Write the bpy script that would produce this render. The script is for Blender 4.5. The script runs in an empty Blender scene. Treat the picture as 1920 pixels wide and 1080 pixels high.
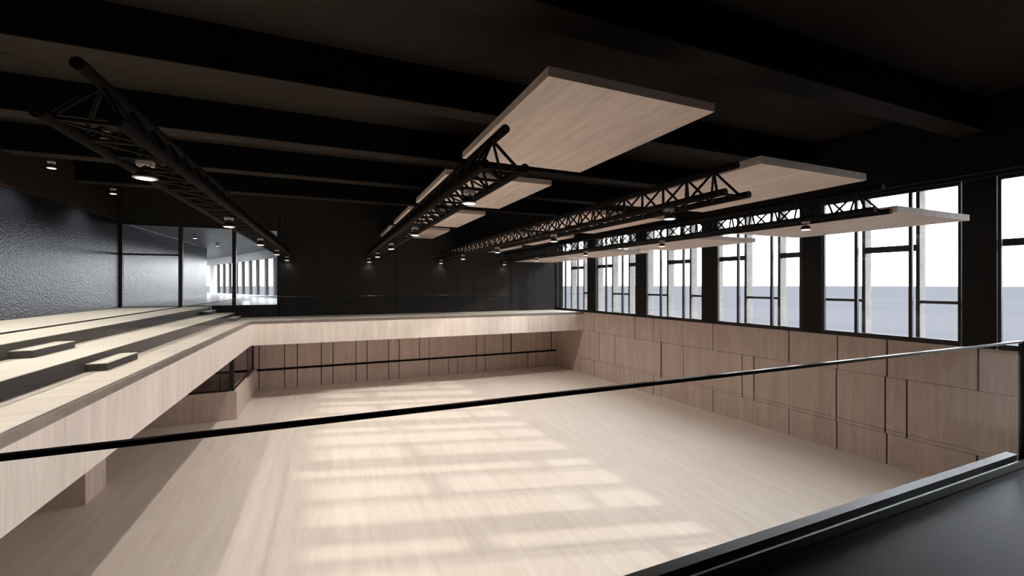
import bpy, bmesh, math, random
from mathutils import Vector, Matrix
random.seed(7)
SC = bpy.context.scene
COL = SC.collection
# ------------------------------------------------------------------ camera, sky, sun, exposure
cam_d = bpy.data.cameras.new('camera'); cam = bpy.data.objects.new('camera', cam_d); COL.objects.link(cam)
cam.location = (0, 0, 6.0)
YAW = math.radians(23.045)
cam.rotation_euler = (math.radians(90), 0, -YAW)
cam_d.sensor_width = 36; cam_d.lens = 804/1920*36
cam_d.shift_y = -5.5/1920
cam_d.clip_start = 0.02; cam_d.clip_end = 6000
SC.camera = cam
SC.view_settings.view_transform = 'Standard'; SC.view_settings.look = 'None'
SC.view_settings.gamma = 1; SC.view_settings.exposure = 0.0
SC.view_settings.use_curve_mapping = False

wd = bpy.data.worlds.new('sky'); SC.world = wd; wd.use_nodes = True
wn = wd.node_tree.nodes; wl = wd.node_tree.links
bg = wn['Background']; bg.inputs['Strength'].default_value = 8.0
wc = wn.new('ShaderNodeTexCoord'); sx = wn.new('ShaderNodeSeparateXYZ'); cr = wn.new('ShaderNodeValToRGB')
cr.color_ramp.elements[0].position = 0.0; cr.color_ramp.elements[0].color = (0.97, 0.985, 1, 1)
cr.color_ramp.elements[1].position = 0.6; cr.color_ramp.elements[1].color = (0.86, 0.93, 1, 1)
wl.new(wc.outputs['Generated'], sx.inputs[0]); wl.new(sx.outputs['Z'], cr.inputs[0]); wl.new(cr.outputs[0], bg.inputs['Color'])

sun_d = bpy.data.lights.new('sun', 'SUN'); sun = bpy.data.objects.new('sun', sun_d); COL.objects.link(sun)
sun_d.energy = 2.7; sun_d.color = (1.0, 0.95, 0.86); sun_d.angle = math.radians(.85)
sun.rotation_euler = Vector((-1, 0.287, -0.488)).to_track_quat('-Z', 'Y').to_euler()
sun.location = (30, 0, 20)
LAMP_W = 375.0

# ------------------------------------------------------------------ materials
def mat(name):
    m = bpy.data.materials.new(name); m.use_nodes = True
    return m, m.node_tree.nodes, m.node_tree.links, m.node_tree.nodes['Principled BSDF']
def noise_in(n, l, scale, vec=(1, 1, 1), detail=4, rough=.55, rot=None):
    g = n.new('ShaderNodeNewGeometry'); mp = n.new('ShaderNodeMapping'); mp.inputs['Scale'].default_value = vec
    if rot: mp.inputs['Rotation'].default_value = rot
    nz = n.new('ShaderNodeTexNoise'); nz.inputs['Scale'].default_value = scale; nz.inputs['Detail'].default_value = detail
    nz.inputs['Roughness'].default_value = rough
    l.new(g.outputs['Position'], mp.inputs[0]); l.new(mp.outputs[0], nz.inputs['Vector'])
    return nz
def wood(name, axis, base, rough=.5, contrast=1.0, spec=.35):
    m, n, l, b = mat(name)
    def vec(a, c):
        v = [c, c, c]; v['xyz'.index(axis)] = a; return v
    fine = noise_in(n, l, 1.0, vec(1.3, 26), 5, .6)
    mid = noise_in(n, l, 1.0, vec(.35, 4.5), 3, .5)
    big = noise_in(n, l, 1.0, vec(.25, .8), 2, .5)
    r1 = n.new('ShaderNodeValToRGB'); e = r1.color_ramp.elements
    dk = [c*(1-.26*contrast) for c in base]; dk[1] *= .96; dk[2] *= .93
    lt = [min(1, c*(1+.10*contrast)) for c in base]
    e[0].position = .32; e[0].color = (*dk, 1); e[1].position = .62; e[1].color = (*lt, 1)
    mix = n.new('ShaderNodeMath'); mix.operation = 'MULTIPLY_ADD'; mix.inputs[1].default_value = .45
    mx2 = n.new('ShaderNodeMath'); mx2.operation = 'MULTIPLY_ADD'; mx2.inputs[1].default_value = .4
    l.new(fine.outputs['Fac'], mix.inputs[0]); l.new(mx2.outputs[0], mix.inputs[2])
    l.new(mid.outputs['Fac'], mx2.inputs[0])
    m3 = n.new('ShaderNodeMath'); m3.operation = 'MULTIPLY'; m3.inputs[1].default_value = .15
    l.new(big.outputs['Fac'], m3.inputs[0]); l.new(m3.outputs[0], mx2.inputs[2])
    l.new(mix.outputs[0], r1.inputs[0]); l.new(r1.outputs[0], b.inputs['Base Color'])
    b.inputs['Roughness'].default_value = rough; b.inputs['Specular IOR Level'].default_value = spec
    return m
def plain(name, col, rough=.6, spec=.3, metal=0, var=.12, bump=0, bscale=60):
    m, n, l, b = mat(name)
    nz = noise_in(n, l, 2.5, (1, 1, 1), 3)
    r = n.new('ShaderNodeValToRGB'); e = r.color_ramp.elements
    e[0].position = .3; e[0].color = (*[c*(1-var) for c in col], 1); e[1].position = .7; e[1].color = (*[c*(1+var) for c in col], 1)
    l.new(nz.outputs['Fac'], r.inputs[0]); l.new(r.outputs[0], b.inputs['Base Color'])
    b.inputs['Roughness'].default_value = rough; b.inputs['Specular IOR Level'].default_value = spec; b.inputs['Metallic'].default_value = metal
    if bump:
        n2 = noise_in(n, l, bscale, (1, 1, 1), 3); bp = n.new('ShaderNodeBump'); bp.inputs['Strength'].default_value = bump
        bp.inputs['Distance'].default_value = .02
        l.new(n2.outputs['Fac'], bp.inputs['Height']); l.new(bp.outputs[0], b.inputs['Normal'])
    return m
def glass(name, tint=(.975, .98, .99), ior=1.45):
    m = bpy.data.materials.new(name); m.use_nodes = True; n = m.node_tree.nodes; l = m.node_tree.links
    for x in list(n): n.remove(x)
    o = n.new('ShaderNodeOutputMaterial'); t = n.new('ShaderNodeBsdfTransparent'); g = n.new('ShaderNodeBsdfGlossy')
    f = n.new('ShaderNodeFresnel'); mx = n.new('ShaderNodeMixShader')
    t.inputs[0].default_value = (*tint, 1); g.inputs['Roughness'].default_value = .02
    ge = n.new('ShaderNodeNewGeometry'); ma = n.new('ShaderNodeMath'); ma.operation = 'MULTIPLY_ADD'   # same reflectance on both faces of the pane
    ma.inputs[1].default_value = 1/ior-ior; ma.inputs[2].default_value = ior
    l.new(ge.outputs['Backfacing'], ma.inputs[0]); l.new(ma.outputs[0], f.inputs[0])
    l.new(f.outputs[0], mx.inputs[0]); l.new(t.outputs[0], mx.inputs[1]); l.new(g.outputs[0], mx.inputs[2]); l.new(mx.outputs[0], o.inputs[0])
    return m
def emis(name, col, s):
    m, n, l, b = mat(name); b.inputs['Base Color'].default_value = (.8, .8, .8, 1)
    b.inputs['Emission Color'].default_value = (*col, 1); b.inputs['Emission Strength'].default_value = s
    return m
WB = (.68, .612, .545)
M = dict(
    floor=wood('pale oak floor', 'y', WB, .42, .5, .3),
    wallw=wood('oak wall panel', 'z', (.62, .505, .445), .6, 1.0),
    fascia=wood('oak fascia', 'z', (.79, .71, .64), .5, .75),
    deck=wood('oak deck', 'x', (.73, .665, .58), .5, .8),
    tier=wood('cream tier top', 'y', (.77, .73, .635), .6, .3),
    cloud=wood('oak ceiling panel', 'y', (.77, .65, .575), .6, 1.0),
    black=plain('black paint', (.006, .006, .006), .6, .3),
    frame=plain('black window frame', (.012, .011, .010), .45, .4),
    web=plain('shade-darkened beam web', (.0025, .0022, .002), .8, .1),  # near-black colour stands in for shade on the beam sides
    soffit=plain('dark brown ceiling paint', (.031, .024, .0195), .8, .1),
    brown=plain('dark brown wall paint', (.022, .016, .013), .8, .1),
    farw=plain('charcoal wall panel', (.024, .022, .021), .5, .2),
    truss=plain('dark truss steel', (.015, .0125, .011), .7, .15),
    glossw=plain('glossy textured charcoal wall', (.014, .016, .020), .17, .20, bump=.6, bscale=15),
    riser=plain('charcoal riser', (.048, .043, .042), .7, .2),
    gfloor=plain('dark glossy gallery floor', (.008, .008, .010), .36, .15, bump=.12, bscale=80),
    shoe=plain('brushed steel channel', (.34, .29, .265), .34, .5, metal=.7, bump=.25, bscale=120),
    nshoe=plain('dark anodised channel', (.045, .045, .05), .30, .5, metal=.6, bump=.2, bscale=120),
    rail=plain('dark polished rail', (.03, .026, .024), .22, .6, metal=.6),
    rim=plain('lamp collar metal', (.72, .62, .57), .5, .4),
    shade=plain('lamp housing', (.05, .035, .03), .4, .5),
    fin=plain('pale facade concrete', (.28, .27, .25), .8, .1, bump=.2),
    white=plain('white plaster', (.86, .85, .83), .8, .2),
    cfloor=plain('grey concrete floor', (.18, .185, .19), .35, .4, bump=.15, bscale=30),
    cceil=plain('grey ceiling', (.12, .12, .125), .4, .5, bump=.3, bscale=40),
    ground=plain('outdoor ground', (.076, .076, .081), .95, 0, var=.02),
    gap=plain('shadow gap backing', (.012, .009, .008), .8, .1),
    glass=glass('clear glass'), bglass=glass('balustrade glass', (.985, .99, .985), 1.10), nglass=glass('low reflection glass', (.99, .992, .99), 1.03),
    glow=emis('lamp diffuser', (1, .92, .87), 4.0),
)
M['glossw'].node_tree.nodes['Principled BSDF'].inputs['Specular Tint'].default_value = (.80, .90, 1, 1)
M['gfloor'].node_tree.nodes['Principled BSDF'].inputs['Specular Tint'].default_value = (.86, .90, 1, 1)
# ------------------------------------------------------------------ mesh helpers
def box(bm, x0, x1, y0, y1, z0, z1, mi=0, T=None):
    if x0 > x1: x0, x1 = x1, x0
    if y0 > y1: y0, y1 = y1, y0
    vs = [Vector((x, y, z)) for z in (z0, z1) for y in (y0, y1) for x in (x0, x1)]
    if T: vs = [T(v) for v in vs]
    v = [bm.verts.new(p) for p in vs]
    for f in ((0, 2, 3, 1), (4, 5, 7, 6), (0, 1, 5, 4), (2, 6, 7, 3), (0, 4, 6, 2), (1, 3, 7, 5)):
        fc = bm.faces.new([v[i] for i in f]); fc.material_index = mi
    return bm
def tube(bm, a, b, r, seg=12, caps=True, mi=0):
    a = Vector(a); b = Vector(b); d = (b-a).normalized()
    u = d.orthogonal().normalized(); w = d.cross(u)
    ra = []; rb = []
    for i in range(seg):
        t = 2*math.pi*i/seg; o = (u*math.cos(t)+w*math.sin(t))*r
        ra.append(bm.verts.new(a+o)); rb.append(bm.verts.new(b+o))
    for i in range(seg):
        j = (i+1) % seg; f = bm.faces.new((ra[i], ra[j], rb[j], rb[i])); f.smooth = True; f.material_index = mi
    if caps:
        bm.faces.new(ra[::-1]).material_index = mi; bm.faces.new(rb).material_index = mi
def lathe(bm, prof, seg=24):
    rings = []
    for r, z in prof:
        rings.append([bm.verts.new((r*math.cos(2*math.pi*i/seg), r*math.sin(2*math.pi*i/seg), z)) for i in range(seg)])
    for a, b in zip(rings, rings[1:]):
        for i in range(seg):
            j = (i+1) % seg; bm.faces.new((a[i], a[j], b[j], b[i])).smooth = True
    bm.faces.new(rings[0][::-1]); bm.faces.new(rings[-1])
def obj(name, bm, mats, parent=None, loc=None, bevel=0):
    me = bpy.data.meshes.new(name)
    bmesh.ops.recalc_face_normals(bm, faces=bm.faces[:])
    bm.to_mesh(me); bm.free()
    for m in (mats if isinstance(mats, (list, tuple)) else [mats]): me.materials.append(M[m])
    o = bpy.data.objects.new(name, me); COL.objects.link(o)
    if parent: o.parent = parent
    if loc: o.location = loc
    if bevel:
        b = o.modifiers.new('bevel', 'BEVEL'); b.width = bevel; b.segments = 2; b.limit_method = 'ANGLE'
    return o
def B(): return bmesh.new()
def tag(o, label, cat, group=None):
    o['label'] = label; o['category'] = cat
    if group: o['group'] = group
    return o
def empty(name, loc=(0, 0, 0)):
    o = bpy.data.objects.new(name, None); COL.objects.link(o); o.location = loc; o.empty_display_size = .2
    return o
def struct(o): o['kind'] = 'structure'; return o
def copytree(o, parent=None):
    c = o.copy(); COL.objects.link(c)
    if parent: c.parent = parent
    for ch in list(o.children): copytree(ch, c)
    return c
# right wall frame: s = distance up the hall, d = outward from inner face
def RW(v):                       # v = (d, s, z)
    return Vector((17.812-.0781*v[1]+.997*v[0], v[1]+.078*v[0], v[2]))
ZG = 4.17; ZC = 11.38; FY = 28.2; LX = -9.92; DX = -3.63; DY = 24.85
# ------------------------------------------------------------------ structure
b = B(); box(b, LX-.5, 18.6, -3.4, FY+.4, -.3, 0); struct(obj('floor', b, 'floor'))
b = B(); box(b, LX-.5, 18.9, -3.6, FY+.4, ZC, ZC+.3); struct(obj('ceiling', b, 'soffit'))
# outdoor ground
b = B(); box(b, -3000, 3000, -3000, 3000, -.9, -.5); struct(obj('ground', b, 'ground'))

def courses(bm, lines, s0, s1, zc, put, gapw=.022, thick=()):
    """panels per course; lines[k] = (groove positions, faint?)"""
    for k, (z0, z1) in enumerate(zc):
        g = sorted([q for q in lines[k] if s0 < abs(q[0])*1.0 < s1 or s0 < q[0] < s1], key=lambda q: q[0])
        edges = [(s0, .0)]+[(q[0], q[1]) for q in g]+[(s1, .0)]
        for (a, ga), (c, gc) in zip(edges, edges[1:]):
            d = random.choice((0, .006, .012, .02))
            put(bm, a+ga/2, c-gc/2, z0, z1, d)
N, Fn, TH = .045, .009, .09
def gr(*a): return [(x, N) if not isinstance(x, tuple) else x for x in a]
# u pixel -> s on the right wall was measured once on the photograph, positions below are metres up the hall
def s_at(u):
    r = (u-960)/804; cx = .3914+.9202*r; cy = .9202-.3914*r
    # 17.812-.0781*Y = cx*t , Y = cy*t
    t = 17.812/(cx+.0781*cy); return cy*t
def x_at(u):
    r = (u-960)/804; return FY*(.3914+.9202*r)/(.9202-.3914*r)
def L(us, f): return [(f(u if not isinstance(u, tuple) else u[0]), (N if not isinstance(u, tuple) else u[1])) for u in us]
top = L([1113.9, 1190.4, 1225.8, (1239, Fn), (1281, Fn), 1337.3, (1411, Fn), 1479.5, 1570.5, 1663.5, 1834], s_at)
mid = L([1062.8, 1124.2, 1152.9, (1239.8, TH), 1281.9, 1391.9, 1414, (1479, Fn), 1568, 1659.6, 1700.5], s_at)
bot = L([1089.3, 1113.9, 1190, 1226, (1239, Fn), (1281, Fn), 1337, (1411, Fn), 1479.5, 1569, 1662.5, 1832], s_at)
far_s = [3.6, 2.1, -.6]
top += [(q, N) for q in far_s]; mid += [(q-.6, N) for q in far_s]; bot += [(q, N) for q in far_s]
ZR = [(0, 1.03), (1.045, 1.158), (1.173, 2.925), (2.94, 4.17)]
b = B(); box(b, .05, .9, -3.4, FY+.3, -.3, 4.16, 1, RW)
def put_r(bm, a, c, z0, z1, d): box(bm, -d, .06, a, c, z0, z1, 0, RW)
courses(b, [bot, mid, mid, top], -3.4, FY, ZR, put_r)
struct(obj('wall_right', b, ['wallw', 'gap']))
# black wall above the windows, with shadow line
b = B(); box(b, .0, .95, -3.6, FY+.3, 9.24, ZC, 0, RW); box(b, -.03, .05, -3.6, FY, 9.10, 9.225, 0, RW)
struct(obj('wall_right_upper', b, 'black'))
# far wall, wood below
fu = L([485.8, 533.7, 557.5, 602.5, 624.5, 667.5, 688.3, 728.8, 748.3, 786.5, 804.9, (841.3, Fn), 893.4, 909.6, 942.9, (958.3, TH), (989, Fn), 1004.8, (1033.9, TH)], x_at)
fl = L([485.8, 533.7, 557.5, 602.5, 624.5, 667.5, 688.3, 728.8, 748.3, (786.5, Fn), 804.9, 841.3, 858.6, 893, 910.6, (942.7, Fn), 989.5, 1004.8], x_at)
ext = [(-4.9, N), (-5.6, N), (-7.4, N), (-8.1, N)]
b = B(); box(b, LX-.4, 15.9, FY+.06, FY+.4, -.3, 4.17, 1)
def put_f(bm, a, c, z0, z1, d): box(bm, a, c, FY-d, FY+.06, z0, z1, 0)
courses(b, [fl+ext, fu+ext], LX, 15.62, [(0, 1.06), (1.2, 4.16)], put_f)
struct(obj('wall_back', b, ['wallw', 'gap']))
# far wall, charcoal panels above the gallery, opening for the glazed screen
b = B()
GX1 = -2.66; GZ0, GZ1 = 4.84, 9.17
box(b, LX-.4, 16.2, FY+.06, FY+.4, GZ1, ZC, 1); box(b, LX-.4, GX1, FY+.06, FY+.4, 4.17, GZ0, 1); box(b, GX1, 16.2, FY+.06, FY+.4, 4.17, GZ1, 1)
xs = [GX1]+[x_at(u) for u in (535, 631, 743, 838, 857, 890, 958, 1002)]+[15.7]
for a, c in zip(xs, xs[1:]): box(b, a+.012, c-.012, FY, FY+.07, 4.17, 10.2, 0)
for a, c in ((LX, -6.2), (-6.2, -2.7)): box(b, a+.012, c-.012, FY, FY+.07, 4.17, GZ0, 0)
box(b, LX, GX1-.012, FY, FY+.07, GZ1, ZC, 0); box(b, GX1, 15.7, FY, FY+.07, 10.215, ZC, 0)
struct(obj('wall_back_upper', b, ['farw', 'gap']))
# left wall: wood-dark below, glossy panel above the seating, matte brown on top
b = B(); box(b, LX-.4, LX, -3.4, FY+.3, -.3, 4.83); struct(obj('wall_left_lower', b, 'wallw'))
b = B()
box(b, LX-.4, LX-.04, -3.4, 45.2, 4.83, 9.3)
for a, c in ((-3.4, 28.2), (28.35, 41.9), (41.93, 45.2)): box(b, LX-.05, LX, a, c, 4.83, 9.24)
struct(obj('wall_left', b, 'glossw'))
b = B(); box(b, LX-.4, LX+.015, -3.4, FY+.3, 9.26, ZC); struct(obj('wall_left_upper', b, 'brown'))
# wall behind the camera
b = B(); box(b, LX-.4, 18.3, -3.7, -3.4, -.3, ZC); struct(obj('wall_front', b, 'black'))

# ------------------------------------------------------------------ ceiling beams
beam0 = None
names = ['directly over the camera gallery', 'nearest fully visible, its underside ending by the right windows', 'second, broad underside with a thin seam line behind it',
         'third, crossing above the first hung oak panel end', 'fourth, thin lit underside across the middle of the ceiling', 'fifth, thinnest, closest to the far charcoal wall']
for k in range(-1, 5):
    y = 6.02+4.465*k
    if beam0 is None:
        r = empty('ceiling_beam', (LX, y, 10.43)); beam0 = r
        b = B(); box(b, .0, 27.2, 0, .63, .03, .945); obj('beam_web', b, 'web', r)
        b = B(); box(b, .0, 27.2, -.004, .634, 0, .03); obj('beam_soffit', b, 'soffit', r)
        # beam trimmed to the skewed right wall
        for o in r.children:
            for v in o.data.vertices:
                if v.co.x > 20: v.co.x = 0
    else:
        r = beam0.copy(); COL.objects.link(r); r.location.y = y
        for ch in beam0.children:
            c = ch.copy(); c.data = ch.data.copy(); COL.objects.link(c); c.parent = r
    tag(r, 'shade-darkened ceiling beam with brown underside, '+names[k+1], 'beam', 'black ceiling beams')
    for o in r.children:
        for v in o.data.vertices:
            if v.co.x == 0 and v.index % 2 == 1 or v.co.x > 20: v.co.x = RW((0, y+v.co.y, 0)).x-LX-.02

# ------------------------------------------------------------------ pillars and windows of the right wall
pp = 4.475; ps = [1.30+pp*k for k in range(-1, 6)]; pw = .74
plab = ['behind the camera end', 'at the right edge of the view', 'widest, between the last two full windows from the camera', 'second widest, under the nearest low oak panel',
        'middle one of the row', 'fifth away from the camera', 'slim one farthest away beside the last window']
pl0 = None
for k, s in enumerate(ps):
    b = B(); box(b, -.015, .13, s+.02, s+pw-.02, 4.18, 9.09, 0, RW)
    o = obj('pillar', b, 'black', bevel=.01)
    tag(o, 'black rectangular window pillar, '+plab[k], 'pillar', 'black pillars between the windows')
FP = 1.4925; fin0 = 7.69
fins = [fin0+FP*k for k in range(-4, 14)]
ORD = 'first second third fourth fifth sixth seventh eighth ninth tenth eleventh twelfth thirteenth fourteenth fifteenth sixteenth seventeenth eighteenth nineteenth twentieth'.split()
for k in range(7):
    s0 = ps[k]+pw; s1 = ps[k+1] if k < 6 else FY
    r = struct(empty('window_%d' % (k+1), RW((0, (s0+s1)/2, 4.17))))
    loc = -Vector(r.location)
    def wobj(name, bm, m):
        o = obj(name, bm, m, r); o.location = loc; return o
    b = B()
    for a, c, z0, z1 in ((s0, s1, 4.175, 4.33), (s0, s1, 8.98, 9.09), (s0, s0+.07, 4.33, 8.98), (s1-.07, s1, 4.33, 8.98)):
        box(b, 0, .12, a, c, z0, z1, 0, RW)
    wf = wobj('window_frame', b, 'frame')
    inb = [f for f in fins if s0+.1 < f < s1-.1]
    for f in inb:
        b = B(); box(b, .005, .11, f-.045, f+.045, 4.33, 8.98, 0, RW); mo = wobj('mullion', b, 'frame'); mo.parent = wf; mo.location = (0, 0, 0)
    b = B(); box(b, .055, .065, s0+.07, s1-.07, 4.33, 8.98, 0, RW); wobj('glass_pane', b, 'glass')
    b = B(); box(b, .12, .95, s0-.4, s1+.4, 4.0, 4.17, 0, RW); wobj('outer_sill', b, 'fin')
for k, f in enumerate(fins):
    b = B(); box(b, .56, 1.03, f-.03, f+.045, 4.17, 9.24, 0, RW); box(b, .555, .585, f-.045, f+.055, 4.17, 9.24, 1, RW)  # dark cap: shade on the fin's inner edge put in as colour
    o = obj('facade_fin', b, ['fin', 'frame'])
    tag(o, '%s pale vertical facade fin outside the right windows, counted from the far wall' % ORD[len(fins)-1-k].capitalize(), 'fin', 'pale facade fins outside the windows')
    if k+1 < len(fins):
        hi = (k % 2 == 0)
        z0, z1 = (7.13, 7.34) if hi else (5.40, 5.50)
        b = B(); box(b, .60, .72, f+.05, fins[k+1]-.04, z0, z1, 0, RW)
        o = obj('facade_transom', b, 'frame')
        tag(o, '%s outside the right windows, %s of its kind from the far wall' % ('thick high dark crossbar' if hi else 'slim low dark crossbar', ORD[(len(fins)-2-k)//2]), 'crossbar', 'high crossbars outside the windows' if hi else 'low crossbars outside the windows')
# exterior returns so daylight does not leak round the frames
b = B(); box(b, .55, .95, -3.6, FY+.3, 9.245, 9.6, 0, RW); struct(obj('trim_1', b, 'fin'))

# ------------------------------------------------------------------ galleries (upper decks)
def gallery(name, label, fas, dk, extra=None):
    r = empty(name, (0, 0, 0)); tag(r, label, 'gallery'); 
    b = B()
    for f in fas: box(b, *f)
    obj('fascia', b, 'fascia', r)
    b = B()
    for f in dk: box(b, *f)
    obj('deck_floor', b, 'deck' if not extra else extra, r)
    b = B()
    for f in dk: box(b, f[0]+.02, f[1]-.02, f[2]+.02, f[3]-.02, 2.99, 4.06)
    obj('soffit', b, 'wallw', r)
    return r
gallery('side_gallery', 'long oak-faced upper deck along the left side carrying the seating tiers', [(DX-.2, DX, 2.24, DY+.2, 2.96, 4.03)], [(LX+.01, DX-.005, 2.24, FY-.03, 4.08, ZG)])
eg = gallery('end_gallery', 'oak-faced upper deck across the far end below the charcoal wall', [(DX+.001, 16, DY, DY+.2, 2.96, 4.03)], [(DX+.002, 16, DY+.03, FY-.03, 4.08, ZG)])
for ch in eg.children:
    for v in ch.data.vertices:
        if v.co.x > 10: v.co.x = RW((-.025, v.co.y, 0)).x
r = empty('near_gallery', (0, 0, 4.087)); tag(r, 'dark glossy viewing gallery floor at the lower right under the camera', 'gallery')
b = B(); box(b, LX+.01, 17.8, -3.38, 2.2, -1.1, -.14); obj('fascia', b, 'fascia', r)
b = B(); box(b, LX+.01, 17.6, -3.38, 2.025, -.14, 0); obj('deck_floor', b, 'gfloor', r)
for ch in r.children:
    for v in ch.data.vertices:
        if v.co.x > 10: v.co.x = RW((-.03, v.co.y, 0)).x

# balustrades
def balustrade(name, label, shoe, gl, rail, post=None, seams=None):
    r = empty(name, (0, 0, 0)); tag(r, label, 'balustrade', None)
    b = B()
    for s in shoe: box(b, *s)
    obj('base_channel', b, 'nshoe' if post else 'shoe', r)
    for g in gl:
        b = B(); box(b, *g); obj('glass_panel', b, 'nglass' if post else 'bglass', r)
    b = B()
    for q in rail: box(b, *q)
    obj('top_rail', b, 'rail', r, bevel=.003)
    if post:
        b = B(); box(b, *post); obj('end_post', b, 'frame', r)
    return r
ys = [2.3, 6.05, 9.8, 13.55, 17.3, 21.05, DY-.02]
balustrade('glass_balustrade', 'clear glass balustrade with slim top rail along the left deck edge', [(DX-.03, DX, 2.205, DY+.03, 4.03, 4.175), (DX-.09, DX-.055, 2.205, DY+.09, ZG, 4.185)],
           [(DX-.052, DX-.034, a+.006, c-.006, ZG, 5.40) for a, c in zip(ys, ys[1:])], [(DX-.057, DX-.029, 2.3, DY+.05, 5.40, 5.42)])
xs2 = [DX+.0, .3, 4.2, 8.1, 12.0, 15.8]
balustrade('glass_balustrade', 'clear glass balustrade with bright top rail across the far end deck', [(DX, 15.87, DY, DY+.03, 4.03, 4.175), (DX, 15.85, DY+.055, DY+.09, ZG, 4.185)],
           [(a+.006, c-.006, DY+.034, DY+.052, ZG, 5.40) for a, c in zip(xs2, xs2[1:])], [(DX-.05, 15.85, DY+.029, DY+.057, 5.40, 5.415)])
balustrade('glass_balustrade', 'near glass balustrade whose black rail crosses the whole picture', [(LX, 6.84, 2.125, 2.21, 4.09, ZG), (LX, 6.84, 2.03, 2.047, 3.96, ZG), (LX, 6.84, 2.047, 2.125, 4.0, 4.10)],
           [(-9.8, -4.2, 2.077, 2.092, 4.10, 5.385), (-4.19, 1.35, 2.077, 2.092, 4.10, 5.385), (1.36, 6.80, 2.077, 2.092, 4.10, 5.385)], [(LX, 6.83, 2.068, 2.098, 5.385, 5.408)], (6.81, 6.86, 2.06, 2.11, 3.96, 5.408))

# ------------------------------------------------------------------ seating tiers and step blocks
def tierobj(x1, x0, y0, y1, z0, z1, label):
    r = empty('seating_tier', ((x0+x1)/2, (y0+y1)/2, z0)); tag(r, label, 'seating tier', 'seating tiers on the left deck')
    L_ = -Vector(r.location)
    b = B(); box(b, x0, x1, y0, y1, z0, z1-.012); o = obj('riser', b, 'riser', r); o.location = L_
    b = B(); box(b, x0, x1+.004, y0, y1+.004, z1-.012, z1); o = obj('tread', b, 'tier', r); o.location = L_
tierobj(-4.74, -5.965, 2.3, 27.35, ZG, 4.5, 'lower cream topped seating tier with charcoal riser')
tierobj(-5.97, LX+.01, 2.3, 27.85, ZG, 4.83, 'upper cream topped seating tier reaching back to the glossy wall')
b = B(); box(b, LX+.01, -5.97, 27.86, FY-.035, ZG, 4.83); tag(obj('landing_block', b, 'tier'), 'cream landing in front of the glazed screen behind the upper tier', 'landing')
for x0, x1, y0, z0, lab in ((-4.74, -4.39, 11.82, ZG, 'step block on the deck, nearer one'), (-5.97, -5.6, 11.95, 4.5, 'step block on the lower tier, nearer one'),
                            (-4.74, -4.50, 25.33, ZG, 'step block on the deck, far one'), (-5.97, -5.8, 25.83, 4.5, 'step block on the lower tier, far one')):
    r = empty('step_block', ((x0+x1)/2, y0+.8, z0)); tag(r, 'charcoal sided cream topped '+lab, 'step', 'step blocks on the tiers'); L_ = -Vector(r.location)
    x1b = x0+.36
    b = B(); box(b, x0+.002, x1b, y0, y0+1.6, z0, z0+.153); o = obj('riser', b, 'riser', r); o.location = L_
    b = B(); box(b, x0+.002, x1b+.002, y0-.002, y0+1.602, z0+.153, z0+.165); o = obj('tread', b, 'tier', r); o.location = L_

# ------------------------------------------------------------------ under the left deck: low wall with glazing, column
r = empty('low_wall', (-3.9, 22.5, 0)); tag(r, 'low oak parapet wall under the deck corner with dark glazing on it', 'low wall'); L_ = -Vector(r.location)
b = B(); box(b, -3.97, -3.82, 22.46, FY, 0, 1.24); box(b, LX, -3.97, 22.46, 22.61, 0, 1.24); o = obj('parapet', b, 'wallw', r); o.location = L_
b = B()
for q in ((-4.03, -3.96, 22.6, FY, 1.24, 1.31), (-4.03, -3.96, 22.6, FY, 2.9, 2.96), (LX, -3.96, 22.6, 22.67, 1.24, 1.31), (LX, -3.96, 22.6, 22.67, 2.9, 2.96),
          (-4.13, -3.965, 22.61, 22.76, 1.24, 2.96), (-4.06, -3.96, FY-.2, FY-.02, 1.24, 2.96), (-6.95, -6.86, 22.6, 22.67, 1.24, 2.96)): box(b, *q)
o = obj('glazing_frame', b, 'frame', r); o.location = L_
b = B(); box(b, -4.0, -3.99, 22.65, FY-.05, 1.31, 2.9); box(b, LX, -4.0, 22.63, 22.64, 1.31, 2.9); o = obj('glass_pane', b, 'glass', r); o.location = L_
b = B(); box(b, -7.6, -6.14, 15.34, 16.52, 0, 2.985); tag(obj('column', b, 'wallw'), 'rectangular oak clad column under the left deck', 'column')

# ------------------------------------------------------------------ glazed screen in the far wall and the room behind
r = struct(empty('window_8', (-6.3, FY, GZ0))); L_ = -Vector(r.location)
def g(name, m, *bx):
    b = B()
    for q in bx: box(b, *q)
    o = obj(name, b, m, r); o.location = L_; return o
g('window_frame', 'frame', (LX, GX1, FY-.03, FY+.12, GZ0-.03, GZ0+.03), (LX, GX1, FY-.03, FY+.12, GZ1-.04, GZ1), (LX, LX+.1, FY-.05, FY+.14, GZ0, GZ1), (GX1-.14, GX1, FY-.03, FY+.12, GZ0, GZ1))
for x in (-7.37, -4.92): g('mullion', 'frame', (x-.09, x+.09, FY-.05, FY+.14, GZ0, GZ1))
g('transom', 'frame', (LX+.1, -7.46, FY-.02, FY+.08, 7.56, 7.65))
for a, c in ((LX+.1, -7.46), (-7.28, -5.01), (-4.83, GX1-.14)): g('glass_pane', 'glass', (a, c, FY+.03, FY+.04, GZ0+.03, GZ1-.04))
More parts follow.
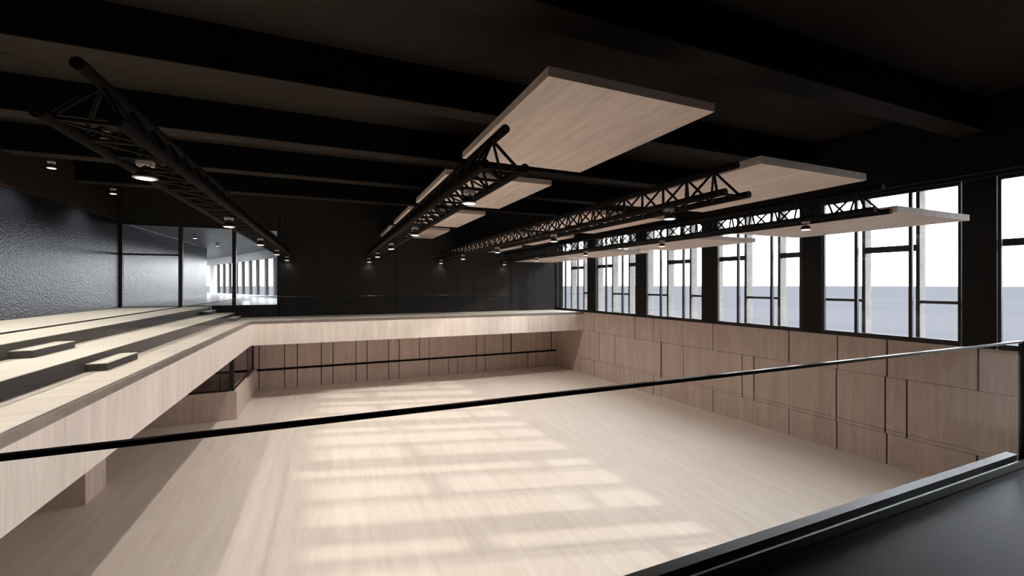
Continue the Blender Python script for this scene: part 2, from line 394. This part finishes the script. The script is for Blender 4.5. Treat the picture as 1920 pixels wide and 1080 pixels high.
# room behind
P1 = Vector((-12.7, 61.8, 0)); P2 = Vector((-4.1, 43.0, 0)); dd = (P2-P1).normalized(); nn = Vector((dd.y, -dd.x, 0))
if nn.x < 0: nn = -nn
def FW(v): p = P1+dd*v[0]+nn*v[1]; return Vector((p.x, p.y, v[2]))
endt = (P1-Vector((0, 28.7, 0))).dot(Vector((0, 1, 0)))/-dd.y
def prism(pts, z0, z1):
    b = B(); lo = [b.verts.new((x, y, z0)) for x, y in pts]; hi = [b.verts.new((x, y, z1)) for x, y in pts]
    b.faces.new(lo[::-1]); b.faces.new(hi)
    for i in range(len(pts)):
        j = (i+1) % len(pts); b.faces.new((lo[i], lo[j], hi[j], hi[i]))
    return b
E0 = FW((-14, 0, 0)); E1 = FW((endt, 0, 0))
pts = [(-9.9, FY+.41), (E1.x+.5, FY+.41), (E1.x+.2, E1.y), (E0.x+.2, E0.y), (-24, E0.y), (-24, 45.3), (-9.9, 45.3)]
struct(obj('floor_back_room', prism(pts, 4.5, 4.83), 'cfloor'))
struct(obj('ceiling_back_room', prism(pts, 9.25, 9.5), 'cceil'))
b = B(); box(b, -14, 35, 0, .3, 8.45, 9.25, 0, FW); box(b, -14, 35, .0, .3, 4.5, 5.02, 0, FW); struct(obj('wall_back_room', b, 'white'))
def t_at(u):
    rr = (u-960)/804; D = Vector((.3914+.9202*rr, .9202-.3914*rr))
    # D*t = P1 + dd*k
    a, b_, c, d_ = D.x, -dd.x, D.y, -dd.y; det = a*d_-b_*c
    return (a*P1.y-c*P1.x)/det
for i, u in enumerate((406.5, 417, 428, 440, 452.5, 466, 479.5, 496, 512, 531)):
    t = t_at(u); b = B(); box(b, t-.2, t+.2, .05, .3, 5.02, 8.45, 0, FW)
    tag(obj('facade_fin', b, 'frame'), '%s dark fin from the left in the window wall behind the glazed screen' % ORD[i], 'fin', 'dark fins in the back room window wall')
b = B(); t = t_at(399); box(b, t-.9, t+1.0, -.1, .3, 5.02, 8.45, 0, FW); tag(obj('pillar', b, 'white'), 'white pillar left of the dark fins in the back room', 'pillar')

# ------------------------------------------------------------------ hung oak panels
panel0 = None
rowl = ['nearest', 'second', 'third', 'farthest']
for ci, (x0, z, nm) in enumerate(((2.94, 9.05, 'high middle row right of the second truss'), (7.41, 8.27, 'row between third and fourth truss'), (11.87, 7.66, 'low row beside the windows'))):
    for ri in range(4):
        loc = (x0+1.65, 5.55+6.03*ri+2.21, z)
        if panel0 is None:
            b = B(); box(b, -1.65, 1.65, -2.21, 2.21, 0, .15)
            o = obj('ceiling_panel', b, 'cloud'); panel0 = o
        else:
            o = panel0.copy(); COL.objects.link(o)
        o.location = loc
        tag(o, 'hung flat oak ceiling panel, %s of the %s' % (rowl[ri], nm), 'ceiling panel', 'hung oak ceiling panels')

# ------------------------------------------------------------------ trusses
TY = 5.54; TL = 22.45; TZ = 7.665; TH_ = .515; HW = .30; BAY = .68
tx = [-2.277, 2.26, 6.79, 11.33]
tl = ['leftmost black lighting truss, over the left deck edge', 'second black lighting truss from the left, left of the high oak panels', 'third black lighting truss, its end before the second row of oak panels', 'rightmost black lighting truss, seen against the windows']
bayproto = None; tr0 = None
for ti, X in enumerate(tx):
    if tr0 is None:
        r = empty('lighting_truss', (X, TY, TZ)); tr0 = r
        for (x, z) in ((0, TH_), (-HW, 0), (HW, 0)):
            b = B(); tube(b, (x, 0, z), (x, TL, z), .064, 18); obj('chord_tube', b, 'truss', r)
        n = int((TL-.5)/BAY)
        for k in range(n):
            y = .52+BAY*k
            if bayproto is None:
                b = B(); T_ = (0, 0, TH_)
                for sx_ in (-HW, HW):
                    for sy in (-BAY/2, BAY/2): tube(b, T_, (sx_, sy, 0), .024, 8, False)
                tube(b, (-HW, -BAY/2, 0), (HW, -BAY/2, 0), .024, 8, False)
                tube(b, (-HW, -BAY/2, 0), (HW, BAY/2, 0), .017, 8, False)
                o = obj('brace_bay', b, 'truss', r); bayproto = o
            else:
                o = bayproto.copy(); COL.objects.link(o); o.parent = r
            o.location = (0, y, 0)
    else:
        r = tr0.copy(); COL.objects.link(r); r.location.x = X
        for ch in list(tr0.children):
            c = ch.copy(); COL.objects.link(c); c.parent = r
    tag(r, tl[ti], 'truss', 'black triangular lighting trusses')

# ------------------------------------------------------------------ lamps
lamp0 = None
def lamp(x, y, ztop, label, group, light=True, watt=1.0):
    """ztop = underside of what the lamp hangs from"""
    global lamp0
    if lamp0 is None:
        r = empty('spotlight', (x, y, ztop)); lamp0 = r
        b = B(); box(b, -.09, .09, -.06, .06, -.055, 0); box(b, -.09, -.05, -.05, .05, -.075, -.05); box(b, .05, .09, -.05, .05, -.075, -.05); obj('canopy', b, 'rim', r, bevel=.006)
        b = B(); tube(b, (-.28, 0, .004), (.28, 0, .004), .009, 8); obj('mounting_bar', b, 'truss', r)
        b = B(); tube(b, (0, 0, -.05), (0, 0, -.135), .012, 10); obj('stem', b, 'shade', r)
        b = B(); lathe(b, [(.045, -.125), (.075, -.13), (.095, -.16), (.118, -.205), (.118, -.215)]); hs = obj('housing', b, 'shade', r)
        b = B(); lathe(b, [(.118, -.214), (.136, -.222), (.136, -.232), (.124, -.236)]); obj('rim', b, 'rim', hs)
        b = B(); lathe(b, [(.100, -.234), (.102, -.240), (.085, -.243)]); obj('diffuser', b, 'glow', hs)
    else:
        r = lamp0.copy(); COL.objects.link(r)
        for ch in list(lamp0.children):
            if ch.type != 'MESH': continue
            if ch.name.startswith('drop'): continue
            copytree(ch, r)
        r.location = (x, y, ztop)
    tag(r, label, 'lamp', group)
    ld = bpy.data.lights.new('lamp_light', 'SPOT'); ld.energy = LAMP_W*watt; ld.color = (1, .935, .875); ld.spot_size = math.radians(128); ld.spot_blend = .7; ld.shadow_soft_size = .06
    lo = bpy.data.objects.new('lamp_light', ld); COL.objects.link(lo); lo.parent = r; lo.location = (0, 0, -.26)
    return r
ordn = ['nearest', 'second', 'middle', 'fourth', 'farthest']
tn = ['leftmost truss', 'second truss from the left', 'third truss from the left', 'rightmost truss']
for ti, X in enumerate(tx):
    for k, y in enumerate((7.23, 12.44, 17.6, 22.88, 28.0)):
        lamp(X, y, TZ-.0, 'small round spotlight, %s one under the %s' % (ordn[k], tn[ti]), 'round spotlights under the trusses', watt=(.9, 1.0, 1.1, 1.7, .04)[k]*(.95 if ti == 3 else 1.0))
for x, y, lab in ((-5.69, 15.3, 'seen through the left truss near its front end'), (-8.78, 19.72, 'before the brown upper left wall, nearer one'), (-8.75, 24.2, 'before the brown upper left wall, farther one'),
                  (-5.69, 10.85, '1'), (-5.69, 6.4, '2'), (-8.78, 15.3, '3'), (-8.78, 10.85, '4'), (-8.78, 6.4, '5')):  # this row: unseen lamps added to brighten the left decks
    r = lamp(x, y, 10.24, 'small round spotlight on a beam, '+lab if len(lab) > 1 else 'added small round beam spotlight outside the left picture edge, %s of them towards the camera' % ORD[int(lab)-1], 'round spotlights under the ceiling beams', watt=1.6)
    b = B(); tube(b, (0, 0, 0), (0, 0, .20), .012, 8); obj('drop_rod', b, 'shade', r)
for x, y, lab in ((-8.0, 33.5, 'nearer'), (-8.0, 39.5, 'farther')):
    lamp(x, y, 9.25, 'small round spotlight on the back room ceiling, %s one' % lab, 'round spotlights in the back room', watt=.4)
